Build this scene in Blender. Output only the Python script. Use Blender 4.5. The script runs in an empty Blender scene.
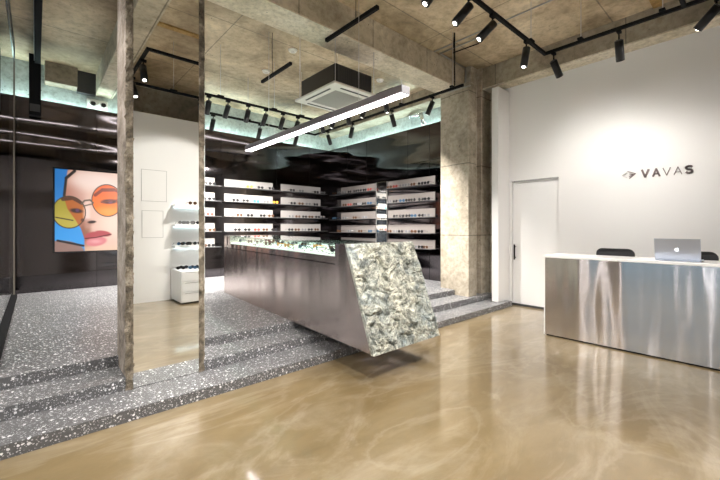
import bpy, bmesh, math, random
from mathutils import Vector, Matrix, noise
random.seed(7)
C = bpy.context.scene.collection
PI = math.pi

# ------------------------------------------------------------------ materials
def mat(name):
    m = bpy.data.materials.new(name); m.use_nodes = True
    nt = m.node_tree; b = nt.nodes['Principled BSDF']
    return m, nt, b
def N(nt, t, **k):
    n = nt.nodes.new(t)
    for a, v in k.items():
        if a.startswith('_'): setattr(n, a[1:], v)
        else: n.inputs[a.replace('__', ' ')].default_value = v
    return n
def ramp(nt, src, stops):
    r = nt.nodes.new('ShaderNodeValToRGB')
    while len(r.color_ramp.elements) > len(stops): r.color_ramp.elements.remove(r.color_ramp.elements[-1])
    while len(r.color_ramp.elements) < len(stops): r.color_ramp.elements.new(0.5)
    for e, (p, c) in zip(r.color_ramp.elements, stops):
        e.position = p; e.color = (c[0], c[1], c[2], 1) if len(c) == 3 else c
    nt.links.new(src, r.inputs[0]); return r
def pos(nt, sc=(1, 1, 1), world=True):
    g = nt.nodes.new('ShaderNodeNewGeometry') if world else nt.nodes.new('ShaderNodeTexCoord')
    m = nt.nodes.new('ShaderNodeMapping'); m.inputs['Scale'].default_value = sc
    nt.links.new(g.outputs['Position' if world else 'Object'], m.inputs['Vector']); return m.outputs[0]
def mixc(nt, a, b, f, mode='MIX'):
    m = nt.nodes.new('ShaderNodeMix'); m.data_type = 'RGBA'; m.blend_type = mode
    for s, i in ((f, 0), (a, 6), (b, 7)):
        if isinstance(s, (int, float)): m.inputs[i].default_value = s
        elif isinstance(s, tuple): m.inputs[i].default_value = (s[0], s[1], s[2], 1)
        else: nt.links.new(s, m.inputs[i])
    return m.outputs[2]
def math_(nt, op, a, b=None, c=None):
    m = nt.nodes.new('ShaderNodeMath'); m.operation = op
    for i, s in enumerate((a, b, c)):
        if s is None: continue
        if isinstance(s, (int, float)): m.inputs[i].default_value = s
        else: nt.links.new(s, m.inputs[i])
    return m.outputs[0]
def bump(nt, b, h, strength=.3, dist=.02):
    n = nt.nodes.new('ShaderNodeBump'); n.inputs['Strength'].default_value = strength; n.inputs['Distance'].default_value = dist
    nt.links.new(h, n.inputs['Height']); nt.links.new(n.outputs[0], b.inputs['Normal']); return n
def flat(name, col, rough=.5, metal=0., spec=.5, emit=None, es=0.):
    m, nt, b = mat(name)
    b.inputs['Base Color'].default_value = (*col, 1); b.inputs['Roughness'].default_value = rough
    b.inputs['Metallic'].default_value = metal; b.inputs['Specular IOR Level'].default_value = spec
    if emit: b.inputs['Emission Color'].default_value = (*emit, 1); b.inputs['Emission Strength'].default_value = es
    return m
def noise_n(nt, v, scale, detail=6, rough=.6, dist=0.):
    n = nt.nodes.new('ShaderNodeTexNoise'); n.inputs['Scale'].default_value = scale; n.inputs['Detail'].default_value = detail
    n.inputs['Roughness'].default_value = rough; n.inputs['Distortion'].default_value = dist
    nt.links.new(v, n.inputs['Vector']); return n.outputs['Fac']
def concrete(name, dark, mid, light, sc=1., rough=.75, bstr=.35, seam=None, pits=True):
    m, nt, b = mat(name)
    v = pos(nt)
    a = noise_n(nt, v, .9*sc, 8, .62, .6)
    r = ramp(nt, a, [(.30, dark), (.50, mid), (.72, light)])
    f = noise_n(nt, v, 9*sc, 6, .7)
    fr = ramp(nt, f, [(.32, (.62, .60, .56)), (.55, (1, 1, 1)), (.8, (1.12, 1.12, 1.1))])
    c = mixc(nt, r.outputs[0], fr.outputs[0], .85, 'MULTIPLY')
    if pits:
        vo = nt.nodes.new('ShaderNodeTexVoronoi'); vo.inputs['Scale'].default_value = 11; nt.links.new(v, vo.inputs['Vector'])
        nz = noise_n(nt, v, 2.3, 3)
        p = math_(nt, 'MULTIPLY', ramp(nt, vo.outputs['Distance'], [(.06, (1,)*3), (.12, (0,)*3)]).outputs[0],
                  ramp(nt, nz, [(.5, (0,)*3), (.6, (1,)*3)]).outputs[0])
        c = mixc(nt, c, (.05, .045, .04), p)
    if seam:
        for axis, period, off in seam:
            s = nt.nodes.new('ShaderNodeSeparateXYZ'); nt.links.new(v, s.inputs[0])
            q = math_(nt, 'PINGPONG', math_(nt, 'ADD', s.outputs[axis], off), period/2)
            w = math_(nt, 'LESS_THAN', math_(nt, 'ADD', q, math_(nt, 'MULTIPLY', f, .01)), .013)
            c = mixc(nt, c, (.07, .06, .05), math_(nt, 'MULTIPLY', w, .6))
    nt.links.new(c, b.inputs['Base Color'])
    b.inputs['Roughness'].default_value = rough
    h = math_(nt, 'ADD', a, math_(nt, 'MULTIPLY', f, .5))
    bump(nt, b, h, bstr, .03)
    return m
M = {}
M['ceiling'] = concrete('ceiling_concrete', (.16, .115, .062), (.50, .39, .25), (.80, .67, .48), 1.1, .5, .3, seam=((0, 2.4, .3), (1, 1.8, .35)))
M['beam'] = concrete('beam_concrete', (.36, .31, .225), (.56, .49, .37), (.76, .69, .56), 1.3, .8, .4, seam=((0, 1.2, .1),))
M['wbeam'] = concrete('wall_beam_concrete', (.20, .17, .12), (.33, .28, .21), (.46, .41, .31), 1.3, .8, .35, seam=((1, 1.9, .6),))
M['upper'] = concrete('upper_wall_concrete', (.30, .33, .31), (.44, .48, .45), (.60, .64, .60), 1.6, .8, .5)
M['column'] = concrete('column_concrete', (.25, .22, .165), (.45, .40, .32), (.63, .58, .48), 1.5, .85, .5, seam=((2, 1.25, .02),))
M['pillar'] = concrete('pillar_concrete', (.13, .10, .08), (.36, .30, .25), (.60, .52, .46), 5., .9, 1.)
M['cement_strip'] = concrete('wood_strip', (.28, .16, .05), (.50, .32, .12), (.7, .5, .25), 6., .8, .8)

def floor_mat():
    m, nt, b = mat('epoxy_floor')
    v = pos(nt, (.6, 1.25, 1))
    w = noise_n(nt, v, .45, 4, .55, 1.2)
    base = ramp(nt, w, [(.28, (.135, .092, .04)), (.45, (.20, .145, .07)), (.6, (.29, .225, .13)), (.78, (.47, .40, .28))])
    cl = noise_n(nt, v, 1.8, 8, .65, 1.6)
    c = mixc(nt, base.outputs[0], (.50, .44, .34), math_(nt, 'MULTIPLY', ramp(nt, cl, [(.48, (0,)*3), (.78, (1,)*3)]).outputs[0], .36))
    # thin marbled veins: ridge of a distorted noise
    z = noise_n(nt, v, .7, 6, .55, 2.2)
    rid = math_(nt, 'ABSOLUTE', math_(nt, 'SUBTRACT', z, .5))
    c = mixc(nt, c, (.66, .60, .50), math_(nt, 'MULTIPLY', ramp(nt, rid, [(0, (1,)*3), (.03, (0,)*3)]).outputs[0], .10))
    fine = noise_n(nt, v, 6, 8, .75, .6)
    c = mixc(nt, c, ramp(nt, fine, [(.3, (.78, .76, .72)), (.6, (1.05,)*3)]).outputs[0], .6, 'MULTIPLY')
    nt.links.new(c, b.inputs['Base Color'])
    b.inputs['Roughness'].default_value = .32
    b.inputs['Coat Weight'].default_value = .85; b.inputs['Coat Roughness'].default_value = .06
    b.inputs['Coat IOR'].default_value = 1.5
    h = noise_n(nt, v, 2.2, 2, .4)
    n = bump(nt, b, h, .05, .02); nt.links.new(n.outputs[0], b.inputs['Coat Normal'])
    return m
M['floor'] = floor_mat()
def terrazzo():
    m, nt, b = mat('terrazzo')
    v = pos(nt)
    c = (.06, .06, .063)
    bs = mixc(nt, c, (.15, .15, .155), noise_n(nt, v, 30, 3))
    for sc, th, colr in ((95, .42, (.55, .55, .57)), (44, .34, (.88, .88, .90))):
        vo = nt.nodes.new('ShaderNodeTexVoronoi'); vo.inputs['Scale'].default_value = sc; vo.inputs['Randomness'].default_value = 1
        dv = nt.nodes.new('ShaderNodeVectorMath'); dv.operation = 'ADD'
        nn = nt.nodes.new('ShaderNodeTexNoise'); nn.inputs['Scale'].default_value = sc*1.3; nn.inputs['Detail'].default_value = 1
        nt.links.new(v, nn.inputs['Vector'])
        sm = nt.nodes.new('ShaderNodeVectorMath'); sm.operation = 'SCALE'; sm.inputs['Scale'].default_value = .5/sc
        nt.links.new(nn.outputs['Color'], sm.inputs[0]); nt.links.new(v, dv.inputs[0]); nt.links.new(sm.outputs[0], dv.inputs[1])
        nt.links.new(dv.outputs[0], vo.inputs['Vector'])
        s = nt.nodes.new('ShaderNodeSeparateColor'); nt.links.new(vo.outputs['Color'], s.inputs[0])
        t = math_(nt, 'MULTIPLY_ADD', s.outputs[0], th, .07)
        f = math_(nt, 'LESS_THAN', vo.outputs['Distance'], t)
        f = math_(nt, 'MULTIPLY', f, math_(nt, 'GREATER_THAN', s.outputs[1], .18))
        cc = mixc(nt, tuple(x*.6 for x in colr), colr, s.outputs[2])
        bs = mixc(nt, bs, cc, f)
    nt.links.new(bs, b.inputs['Base Color']); b.inputs['Roughness'].default_value = .38
    return m
M['terrazzo'] = terrazzo()
def steel(name, col, rough, along, wav=.25, wsc=(1, 1, 1), aniso=.7, dist=.05, axis='Z', rot=0., wd=2, det=2.):
    m, nt, b = mat(name)
    b.inputs['Base Color'].default_value = (*col, 1); b.inputs['Metallic'].default_value = 1
    b.inputs['Roughness'].default_value = rough
    b.inputs['Anisotropic'].default_value = aniso; b.inputs['Anisotropic Rotation'].default_value = rot
    t = nt.nodes.new('ShaderNodeTangent'); t.direction_type = 'RADIAL'; t.axis = axis
    nt.links.new(t.outputs[0], b.inputs['Tangent'])
    h1 = noise_n(nt, pos(nt, wsc), 1., det, .4)
    h2 = noise_n(nt, pos(nt, along), 1., 2, .5)
    h = math_(nt, 'ADD', h1, math_(nt, 'MULTIPLY', h2, .0002))
    bump(nt, b, h, wav, dist)
    br = noise_n(nt, pos(nt, along), 1., 3, .6)
    rr = math_(nt, 'MULTIPLY_ADD', br, .05, rough-.025)
    nt.links.new(rr, b.inputs['Roughness'])
    return m
M['desk_steel'] = steel('brushed_desk_steel', (.64, .61, .60), .17, (3, 3, 260), .42, (.2, 2.2, .3), .85, .10, rot=.25)
M['case_steel'] = steel('brushed_case_steel', (.74, .64, .60), .20, (2, 2, 200), .8, (.6, 2.6, .22), .8, .08, rot=.25)
M['cladding'] = steel('black_cladding', (.105, .095, .10), .08, (160, 160, 2), .75, (.13, .13, 1.3), .8, .12, det=1.5)
M['white_wall'] = flat('white_wall', (.84, .83, .82), .55)
M['white_gloss'] = flat('white_gloss', (.88, .87, .86), .18)
M['white_shelf'] = flat('white_shelf', (.84, .85, .86), .3)
M['grey_line'] = flat('grey_line', (.38, .38, .37), .6)
M['black'] = flat('black_metal', (.007, .007, .008), .75, 0., .15)
M['blacksheen'] = flat('black_sheen', (.010, .010, .011), .35, 0., .35)
M['dark'] = flat('dark_grey', (.04, .04, .042), .5)
M['chair'] = flat('chair_plastic', (.035, .035, .038), .45)
M['alu'] = flat('aluminium', (.62, .60, .60), .35, 1.)
M['boxalu'] = flat('lamp_housing', (.34, .30, .33), .4, .7)
M['bright_alu'] = flat('bright_aluminium', (.85, .88, .9), .25, 1.)
M['laptop'] = flat('laptop_shell', (.50, .55, .66), .38, .8)
M['logo'] = flat('logo_white', (.9, .92, .95), .3, 0, .5, (.9, .95, 1), .6)
M['capgrey'] = flat('cap_grey', (.14, .135, .145), .6)
M['chipped'] = concrete('chipped_concrete', (.035, .03, .022), (.20, .165, .12), (.58, .51, .41), 9., .9, 1.)
M['tube'] = flat('added_vertical_tube', (1, 1, 1), .5, 0, .5, (1, .95, .95), 9.)
M['cream'] = concrete('lit_cream_mortar', (.50, .44, .32), (.72, .64, .50), (.88, .82, .70), 2.2, .85, .5)  # mortar tone, paled further to hold the light bounced up onto beam undersides
M['post'] = flat('bronze_post', (.16, .14, .12), .4, .6)
M['galv'] = flat('galvanised_pipe', (.42, .41, .38), .45, .8)
M['acwhite'] = flat('ac_white', (.70, .67, .62), .45)
M['acgrille'] = flat('ac_grille', (.40, .385, .36), .6)
M['acbody'] = flat('ac_body', (.085, .08, .075), .45, .6)
M['signgrey'] = flat('sign_letter', (.20, .155, .155), .45)
M['signlight'] = flat('sign_letter_light', (.50, .47, .46), .45)
M['strip'] = flat('added_strip_light', (1, 1, 1), .5, 0, .5, (1, .97, .95), 10.)
M['diffuser'] = flat('diffuser', (.9, .9, .9), .5, 0, .5, (1, .93, .97), 7.)
M['lens_dim'] = flat('lamp_lens_soft', (.3, .3, .3), .3, 0, .5, (1, .95, .86), .8)
M['lens_on'] = flat('lamp_lens', (1, 1, 1), .3, 0, .5, (1, .95, .86), 14.)
M['lightpanel'] = flat('shelf_light_panel', (.17, .16, .152), .5, 0, .5, (1, .90, .86), .11)
M['lightpanel_side'] = flat('shelf_light_panel_side', (.155, .14, .13), .5, 0, .5, (1, .84, .80), .05)
M['bed'] = flat('case_bed', (.85, .87, .85), .5, 0, .5, (.98, 1, .96), .32)
M['cove'] = flat('cove_tube', (1, 1, 1), .5, 0, .5, (.72, .97, .96), 40.)
M['led_cool'] = flat('shelf_led', (1, 1, 1), .5, 0, .5, (.66, .92, 1), 4.)
M['mirror'] = flat('mirror', (.90, .91, .89), .0, 1.)
M['downlight'] = flat('ceiling_disc', (.8, .78, .72), .4)
def glass(name, tint, f0=.04, rough=0.):
    m, nt, b = mat(name); nt.nodes.remove(b)
    o = nt.nodes['Material Output']; g_ = nt.nodes.new('ShaderNodeNewGeometry')
    dt = nt.nodes.new('ShaderNodeVectorMath'); dt.operation = 'DOT_PRODUCT'
    nt.links.new(g_.outputs['Incoming'], dt.inputs[0]); nt.links.new(g_.outputs['Normal'], dt.inputs[1])
    c = math_(nt, 'SUBTRACT', 1., math_(nt, 'ABSOLUTE', dt.outputs['Value']))
    fr = math_(nt, 'MULTIPLY_ADD', math_(nt, 'POWER', c, 5.), 1-f0, f0)
    t = N(nt, 'ShaderNodeBsdfTransparent', Color=(*tint, 1)); g = N(nt, 'ShaderNodeBsdfGlossy', Color=(1, 1, 1, 1), Roughness=rough)
    mx = nt.nodes.new('ShaderNodeMixShader'); nt.links.new(fr, mx.inputs[0])
    nt.links.new(t.outputs[0], mx.inputs[1]); nt.links.new(g.outputs[0], mx.inputs[2]); nt.links.new(mx.outputs[0], o.inputs[0])
    return m
M['glass'] = glass('clear_glass', (.93, .97, .96))
M['green_glass'] = glass('case_glass', (.84, .93, .89))
def stone():
    m, nt, b = mat('rugged_stone')
    v = pos(nt, world=False)
    a = noise_n(nt, v, 6.5, 10, .74, 1.1)
    r = ramp(nt, a, [(.30, (.03, .033, .03)), (.41, (.20, .21, .185)), (.49, (.50, .50, .42)), (.60, (.80, .78, .66)), (.8, (.93, .92, .84))])
    c2 = noise_n(nt, v, 3, 4, .6, .5)
    c = mixc(nt, r.outputs[0], (.34, .42, .45), math_(nt, 'MULTIPLY', ramp(nt, c2, [(.45, (0,)*3), (.65, (1,)*3)]).outputs[0], .5))
    rid = math_(nt, 'ABSOLUTE', math_(nt, 'SUBTRACT', noise_n(nt, v, 7, 8, .7, 2.5), .5))
    c = mixc(nt, c, (.035, .04, .035), math_(nt, 'MULTIPLY', ramp(nt, rid, [(0, (1,)*3), (.028, (0,)*3)]).outputs[0], .95))
    nt.links.new(c, b.inputs['Base Color']); b.inputs['Roughness'].default_value = .55
    bump(nt, b, math_(nt, 'ADD', a, math_(nt, 'MULTIPLY', rid, 1.5)), .9, .03)
    return m
M['stone'] = stone()

# ------------------------------------------------------------------ mesh builder
class MB:
    def __init__(s): s.bm = bmesh.new()
    def box(s, x0, x1, y0, y1, z0, z1, bev=0., mi=0, seg=2):
        vs = [s.bm.verts.new((x, y, z)) for x in (x0, x1) for y in (y0, y1) for z in (z0, z1)]
        q = [(0, 1, 3, 2), (4, 6, 7, 5), (0, 4, 5, 1), (2, 3, 7, 6), (0, 2, 6, 4), (1, 5, 7, 3)]
        fs = [s.bm.faces.new([vs[i] for i in a]) for a in q]
        for f in fs: f.material_index = mi
        if bev > 0:
            es = list({e for f in fs for e in f.edges})
            r = bmesh.ops.bevel(s.bm, geom=es, offset=bev, segments=seg, affect='EDGES', profile=.5)
            for f in r['faces']: f.material_index = mi
        return s
    def hexa(s, p, mi=0):      # p: 4 bottom + 4 top corners, both ccw
        v = [s.bm.verts.new(q) for q in p]
        for a in ((3, 2, 1, 0), (4, 5, 6, 7), (0, 1, 5, 4), (1, 2, 6, 5), (2, 3, 7, 6), (3, 0, 4, 7)):
            f = s.bm.faces.new([v[i] for i in a]); f.material_index = mi
        return s
    def tube(s, a, b, r, n=14, r2=None, mi=0, cap=True):
        a, b = Vector(a), Vector(b); d = (b-a).normalized()
        u = d.orthogonal().normalized(); w = d.cross(u); r2 = r if r2 is None else r2
        A = [s.bm.verts.new(a+(u*math.cos(t)+w*math.sin(t))*r) for t in [2*PI*i/n for i in range(n)]]
        B = [s.bm.verts.new(b+(u*math.cos(t)+w*math.sin(t))*r2) for t in [2*PI*i/n for i in range(n)]]
        for i in range(n):
            f = s.bm.faces.new((A[i], A[(i+1) % n], B[(i+1) % n], B[i])); f.material_index = mi; f.smooth = True
        if cap:
            f = s.bm.faces.new(A[::-1]); f.material_index = mi
            f = s.bm.faces.new(B); f.material_index = mi
        return s
    def path(s, pts, r, n=8, mi=0):
        for a, b in zip(pts, pts[1:]): s.tube(a, b, r, n, mi=mi)
        for p in pts[1:-1]:
            g = bmesh.ops.create_icosphere(s.bm, subdivisions=1, radius=r*1.02, matrix=Matrix.Translation(p))
            for v in g['verts']:
                for f in v.link_faces: f.material_index = mi
        return s
    def ring(s, c, ax, R, r, n=18, k=6, mi=0, sy=1.):
        c = Vector(c); ax = Vector(ax).normalized(); u = Vector((0, 0, 1)) if abs(ax.z) < .9 else Vector((1, 0, 0))
        w = ax.cross(u).normalized(); u = w.cross(ax)
        rows = []
        for i in range(n):
            t = 2*PI*i/n; dr = w*math.cos(t)+u*math.sin(t)*sy; cc = c+dr*R
            rows.append([s.bm.verts.new(cc+dr*r*math.cos(q)+ax*r*math.sin(q)) for q in [2*PI*j/k for j in range(k)]])
        for i in range(n):
            for j in range(k):
                f = s.bm.faces.new((rows[i][j], rows[(i+1) % n][j], rows[(i+1) % n][(j+1) % k], rows[i][(j+1) % k])); f.material_index = mi; f.smooth = True
        return s
    def build(s, name, mats, parent=None, loc=None):
        bmesh.ops.recalc_face_normals(s.bm, faces=s.bm.faces)
        me = bpy.data.meshes.new(name)
        if loc is None:
            if parent is not None and parent.get('_abs') is not None: loc = Vector(parent['_abs'])
            else:
                xs = [v.co for v in s.bm.verts]
                loc = Vector(((min(c.x for c in xs)+max(c.x for c in xs))/2, (min(c.y for c in xs)+max(c.y for c in xs))/2, min(c.z for c in xs)))
                if parent is not None: loc = Vector((0, 0, 0))
            sh = True
        else: loc = Vector(loc); sh = True
        for v in s.bm.verts: v.co -= loc
        s.bm.to_mesh(me); s.bm.free()
        for m in (mats if isinstance(mats, (list, tuple)) else [mats]): me.materials.append(M[m] if isinstance(m, str) else m)
        o = bpy.data.objects.new(name, me); C.objects.link(o)
        if parent is not None:
            o.parent = parent
            if parent.get('_abs') is not None: o['_abs'] = parent['_abs']
        else: o.location = loc
        if parent is None: o['_abs'] = tuple(loc)
        return o
def tag(o, label=None, cat=None, group=None, kind=None):
    if label: o['label'] = label
    if cat: o['category'] = cat
    if group: o['group'] = group
    if kind: o['kind'] = kind
    return o
def empty(name, loc, label, cat, group=None):
    o = bpy.data.objects.new(name, None); C.objects.link(o); o.location = loc; o['_abs'] = tuple(loc)
    o.empty_display_size = .1
    return tag(o, label, cat, group)
def struct(name, mb, m, parent=None):
    o = mb.build(name, m, parent)
    if parent is None: o['kind'] = 'structure'
    return o

# ------------------------------------------------------------------ the setting
XL, XW, YB, YF = -3.3, 6.33, 8.55, -3.2
HC = 4.25
struct('floor', MB().box(XL-.5, 6.9, YF, 3.02, -.15, 0), 'floor')
struct('floor_step_lower', MB().box(XL-.5, 6.2, 2.97, 3.36, -.15, .085, .004), 'terrazzo')
struct('floor_step_middle', MB().box(XL-.5, 6.2, 3.34, 3.72, -.15, .175, .004), 'terrazzo')
struct('floor_platform', MB().box(XL-.5, 6.7, 3.70, 8.9, -.15, .265, .004), 'terrazzo')
struct('ceiling', MB().box(XL-.5, 6.9, YF, 8.9, HC, HC+.2), 'ceiling')
# big beam, beam over the white wall, beam along Y above the mirror pillar
struct('trim_1', MB().box(XL, 6.04, 3.65, 4.08, 3.86, HC+.02, .01), 'beam')
struct('trim_11', MB().box(6.048, 6.335, YF, 3.66, 3.868, 3.886), 'cream')  # pale underside slabs: mortar with bounced light painted into its colour
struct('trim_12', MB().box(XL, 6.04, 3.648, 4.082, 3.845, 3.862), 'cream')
struct('trim_2', MB().box(6.05, 6.6, YF, 3.66, 3.885, HC+.02, .01), 'wbeam')
struct('trim_3', MB().box(6.05, 6.6, 4.02, 8.6, 3.97, HC+.02, .01), 'wbeam')
struct('trim_4', MB().box(.85, 1.13, YF, 8.56, 3.88, HC+.02, .008), 'beam')
struct('trim_5', MB().box(1.13, 6.05, -2.3, -1.86, 3.55, HC+.02, .01), 'wbeam')
struct('trim_6', MB().box(1.13, 6.05, .9, 1.0, HC-.02, HC+.01), 'cement_strip')
# back wall: concrete above, black cladding below with the cove gap between
struct('wall_back', MB().box(XL-.2, 6.9, 8.55, 8.8, 0, HC+.1), 'upper')
struct('wall_back_cladding', MB().box(XL, 6.2, 8.28, 8.36, .2, 3.55), 'cladding')
struct('wall_right_concrete', MB().box(6.5, 6.75, 3.9, 8.8, 0, HC+.1), 'upper')
struct('wall_right_cladding', MB().box(6.2, 6.28, 4.02, 8.28, .2, 3.55), 'cladding')
for k, y in enumerate((5.1, 6.3, 7.3)):
    pass
# seams between cladding sheets
mb = MB()
for x in (-1.5, -.35, .85, 2.05, 3.15, 4.56, 5.55): mb.box(x-.002, x+.002, 8.276, 8.281, .27, 3.545)
struct('trim_7', mb, 'black')
mb = MB()
for y in (4.75, 5.35, 6.7, 7.45): mb.box(6.196, 6.201, y-.002, y+.002, .27, 3.545)
struct('trim_8', mb, 'black')
# concrete block and dark vent between ceiling and back wall on the left
struct('trim_9', MB().box(.12, .57, 8.30, 8.56, 3.90, HC+.01, .01), 'wbeam')
struct('trim_10', MB().box(.57, .85, 8.42, 8.56, 3.86, HC+.01), 'dark')
# white wall behind the reception, with the return to the column
w = MB(); w.box(XW, 6.6, -.92, 2.26, 0, 3.885); w.box(XW, 6.6, 3.04, 3.3, 0, 3.885); w.box(XW, 6.6, 2.26, 3.04, 2.19, 3.885)
w.box(5.93, XW+.01, 3.08, 3.2, 0, 3.79)
struct('wall_right', w, 'white_wall')
struct('baseboard_right', MB().box(6.318, 6.331, 2.26, 3.08, 0, .035).box(6.318, 6.331, -.88, 2.26, 0, .035), 'dark')
# sliding door set in the white wall
d = MB().box(6.375, 6.41, 2.20, 3.035, .01, 2.185, .003)
dr = struct('door_1', d, 'white_gloss')
MB().box(6.325, 6.345, 2.26, 3.0, 2.165, 2.19).build('track_rail', 'grey_line', dr)
h = MB().box(6.30, 6.314, 2.965, 2.99, .80, 1.07, .004).box(6.31, 6.357, 2.972, 2.983, .83, .845).box(6.31, 6.357, 2.972, 2.983, 1.02, 1.035)
h.build('door_handle', 'black', dr)
# white wall that the mirror shows (behind the photographer)
w = MB(); w.box(XL, XW+.2, -1.05, -.89, 0, 3.46)
struct('wall_front', w, 'white_wall')
for k, (x0, x1, z0, z1) in enumerate(((1.43, 1.85, 1.85, 2.43), (1.44, 1.79, 1.18, 1.68))):
    t = .006; f = MB()
    f.box(x0, x1, -.895, -.884, z0, z0+t).box(x0, x1, -.895, -.884, z1-t, z1).box(x0, x0+t, -.895, -.884, z0, z1).box(x1-t, x1, -.895, -.884, z0, z1)
    o = f.build('access_panel', 'grey_line')
    tag(o, ('upper square' if k == 0 else 'lower, smaller square') + ' access panel outlined on the white wall seen in the mirror', 'access panel')
    MB().box(x0+t, x1-t, -.893, -.887, z0+t, z1-t).build('panel_door', 'white_wall', o)
struct('wall_left', MB().box(XL-.35, XL-.05, YF, -.8, 0, HC).box(XL-.35, XL-.05, 3.2, 5.6, 0, HC).box(XL-.35, XL-.05, 8.2, 8.8, 0, HC).box(XL-.35, XL-.05, -.8, 8.2, 3.6, HC), 'pillar')
struct('wall_rear', MB().box(XL-.3, 6.8, YF-.2, YF, 0, HC), 'wbeam')
struct('wall_right_rear', MB().box(6.6, 6.8, YF, -.9, 0, HC), 'wbeam')
for k, (ya, yb, n_) in enumerate(((-.8, 3.2, 7), (5.6, 8.2, 3))):
    wn = MB()
    for i in range(n_+1):
        y = ya+(yb-.06-ya)*i/n_; wn.box(XL-.24, XL-.12, y, y+(.06 if i % 2 else .14), 0, 3.6)
    wn.box(XL-.24, XL-.14, ya, yb, 2.6, 2.66); wn.box(XL-.24, XL-.14, ya, yb, 3.54, 3.6); wn.box(XL-.24, XL-.14, ya, yb, 0, .15)
    wo = struct('window_%d' % (k+1), wn, 'black')
    MB().box(XL-.20, XL-.19, ya, yb, .1, 3.6).build('pane', 'glass', wo)
# concrete column against the right wall
col = MB()
col.box(5.55, 5.80, 3.42, 3.80, -.02, 3.87, .008); col.box(5.575, 5.80, 3.79, 4.02, -.02, 3.87, .008)
col.box(5.78, 6.32, 3.52, 4.02, -.02, HC+.01, .006); col.box(6.0, 6.32, 3.44, 3.54, -.02, HC+.01, .004)
col.box(6.3, 6.6, 3.2, 4.02, -.02, HC+.01)
struct('wall_column', col, 'column')
# mirror clad pillar standing on the steps
p = empty('mirror_pillar', (.825, 3.54, .085), 'rough concrete pillar on the steps with a tall mirror on its front', 'pillar')
b = MB()
nx, nz = 1, 90
def rough_strip(x0, x1, y, z0, z1, amp, seed, nu=5, nv=150):
    bm = MB(); g = []
    for j in range(nv+1):
        z = z0+(z1-z0)*j/nv; row = []
        for i in range(nu+1):
            x = x0+(x1-x0)*i/nu
            n_ = noise.noise(Vector((x*22, z*16, seed)))+.6*noise.noise(Vector((x*60, z*50, seed+3)))
            e = amp*n_ if 0 < i < nu else 0
            row.append(bm.bm.verts.new((x+(amp*.8*noise.noise(Vector((z*20, seed, i))) if i in (0, nu) else 0), y-abs(e), z)))
        g.append(row)
    for j in range(nv):
        for i in range(nu):
            bm.bm.faces.new((g[j][i], g[j][i+1], g[j+1][i+1], g[j+1][i]))
    # close the back so that the strip has depth
    bk = [[bm.bm.verts.new((x0+.006, y+.03, z)), bm.bm.verts.new((x1-.006, y+.03, z))] for z in (z0, z1)]
    bm.bm.faces.new((bk[0][1], bk[0][0], bk[1][0], bk[1][1]))
    for s_, c in ((0, 0), (nu, 1)):
        for j in range(nv):
            pass
        bm.bm.faces.new([g[j][s_] for j in range(nv+1)]+[bk[1][c], bk[0][c]])
    bm.bm.faces.new([g[0][i] for i in range(nu+1)]+[bk[0][1], bk[0][0]])
    bm.bm.faces.new([g[nv][i] for i in range(nu+1)]+[bk[1][1], bk[1][0]])
    return bm
MB().box(.53, 1.115, 3.35, 3.76, .0851, 3.9, .006).build('column_core', 'pillar', p)
rough_strip(.525, .578, 3.335, .0855, 3.9, .022, 1.3).build('chipped_edge', 'chipped', p)
rough_strip(1.072, 1.12, 3.335, .0855, 3.9, .012, 5.3).build('chipped_edge', 'chipped', p)
MB().box(.577, 1.073, 3.334, 3.349, .09, 3.895).build('mirror_panel', 'mirror', p)
MB().box(1.115, 1.127, 3.338, 3.76, .27, 3.5).build('edge_trim', 'bright_alu', p)
# ------------------------------------------------------------------ glass partition and black rail on the left
g = empty('glass_partition', (-.25, 6.0, .265), 'frameless glass partition with black floor rail at the left edge', 'glass partition')
MB().box(-.31, -.215, 3.9, 7.95, .265, .31).build('floor_rail', 'black', g)
MB().box(-.262, -.250, 3.9, 7.9, .31, 3.97).build('glass_pane', 'glass', g)
MB().box(-.272, -.24, 3.9, 7.92, 3.97, 4.01).build('top_rail', 'bright_alu', g)
MB().box(-.262, -.240, 7.90, 7.92, .31, 3.97).build('post', 'post', g)
MB().box(-.47, -.455, 8.1, 8.12, .31, 3.3).box(-.47, -.25, 8.1, 8.12, .265, .31).build('edge_profile', 'galv', g)
MB().box(-.42, -.24, 3.9, 7.95, 4.02, 4.24, .01).build('head_box', 'dark', g)
o = MB().box(-.012, .066, 3.2, 8.25, 4.10, 4.245, .004).build('ceiling_rail', 'black')
tag(o, 'long black ceiling rail running from the lens to the back wall', 'rail')
MB().box(-.02, -.012, 3.2, 8.2, 4.14, 4.17).build('edge_trim', 'alu', o)
o = MB().box(-.08, .07, 8.12, 8.27, 3.24, 4.25, .004).build('hanging_box', 'black')
tag(o, 'black square box hanging at the end of the ceiling rail above the cladding', 'wall box')
MB().box(-.07, .06, 8.11, 8.125, 3.30, 3.42).build('cover', 'dark', o)
# emergency lamp on the upper back wall
e = empty('emergency_light', (.89, 8.5, 3.62), 'white twin-head emergency light on the upper back wall', 'emergency light')
MB().box(.72, 1.05, 8.50, 8.552, 3.60, 3.80, .012).build('backing', 'acwhite', e)
for x in (.81, .97):
    hh = MB().tube((x, 8.50, 3.71), (x, 8.43, 3.70), .068, 20, .058).build('lamp_head', 'acwhite', e)
    MB().tube((x, 8.431, 3.70), (x, 8.425, 3.70), .04, 16).build('lens', 'blacksheen', hh)
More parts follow.
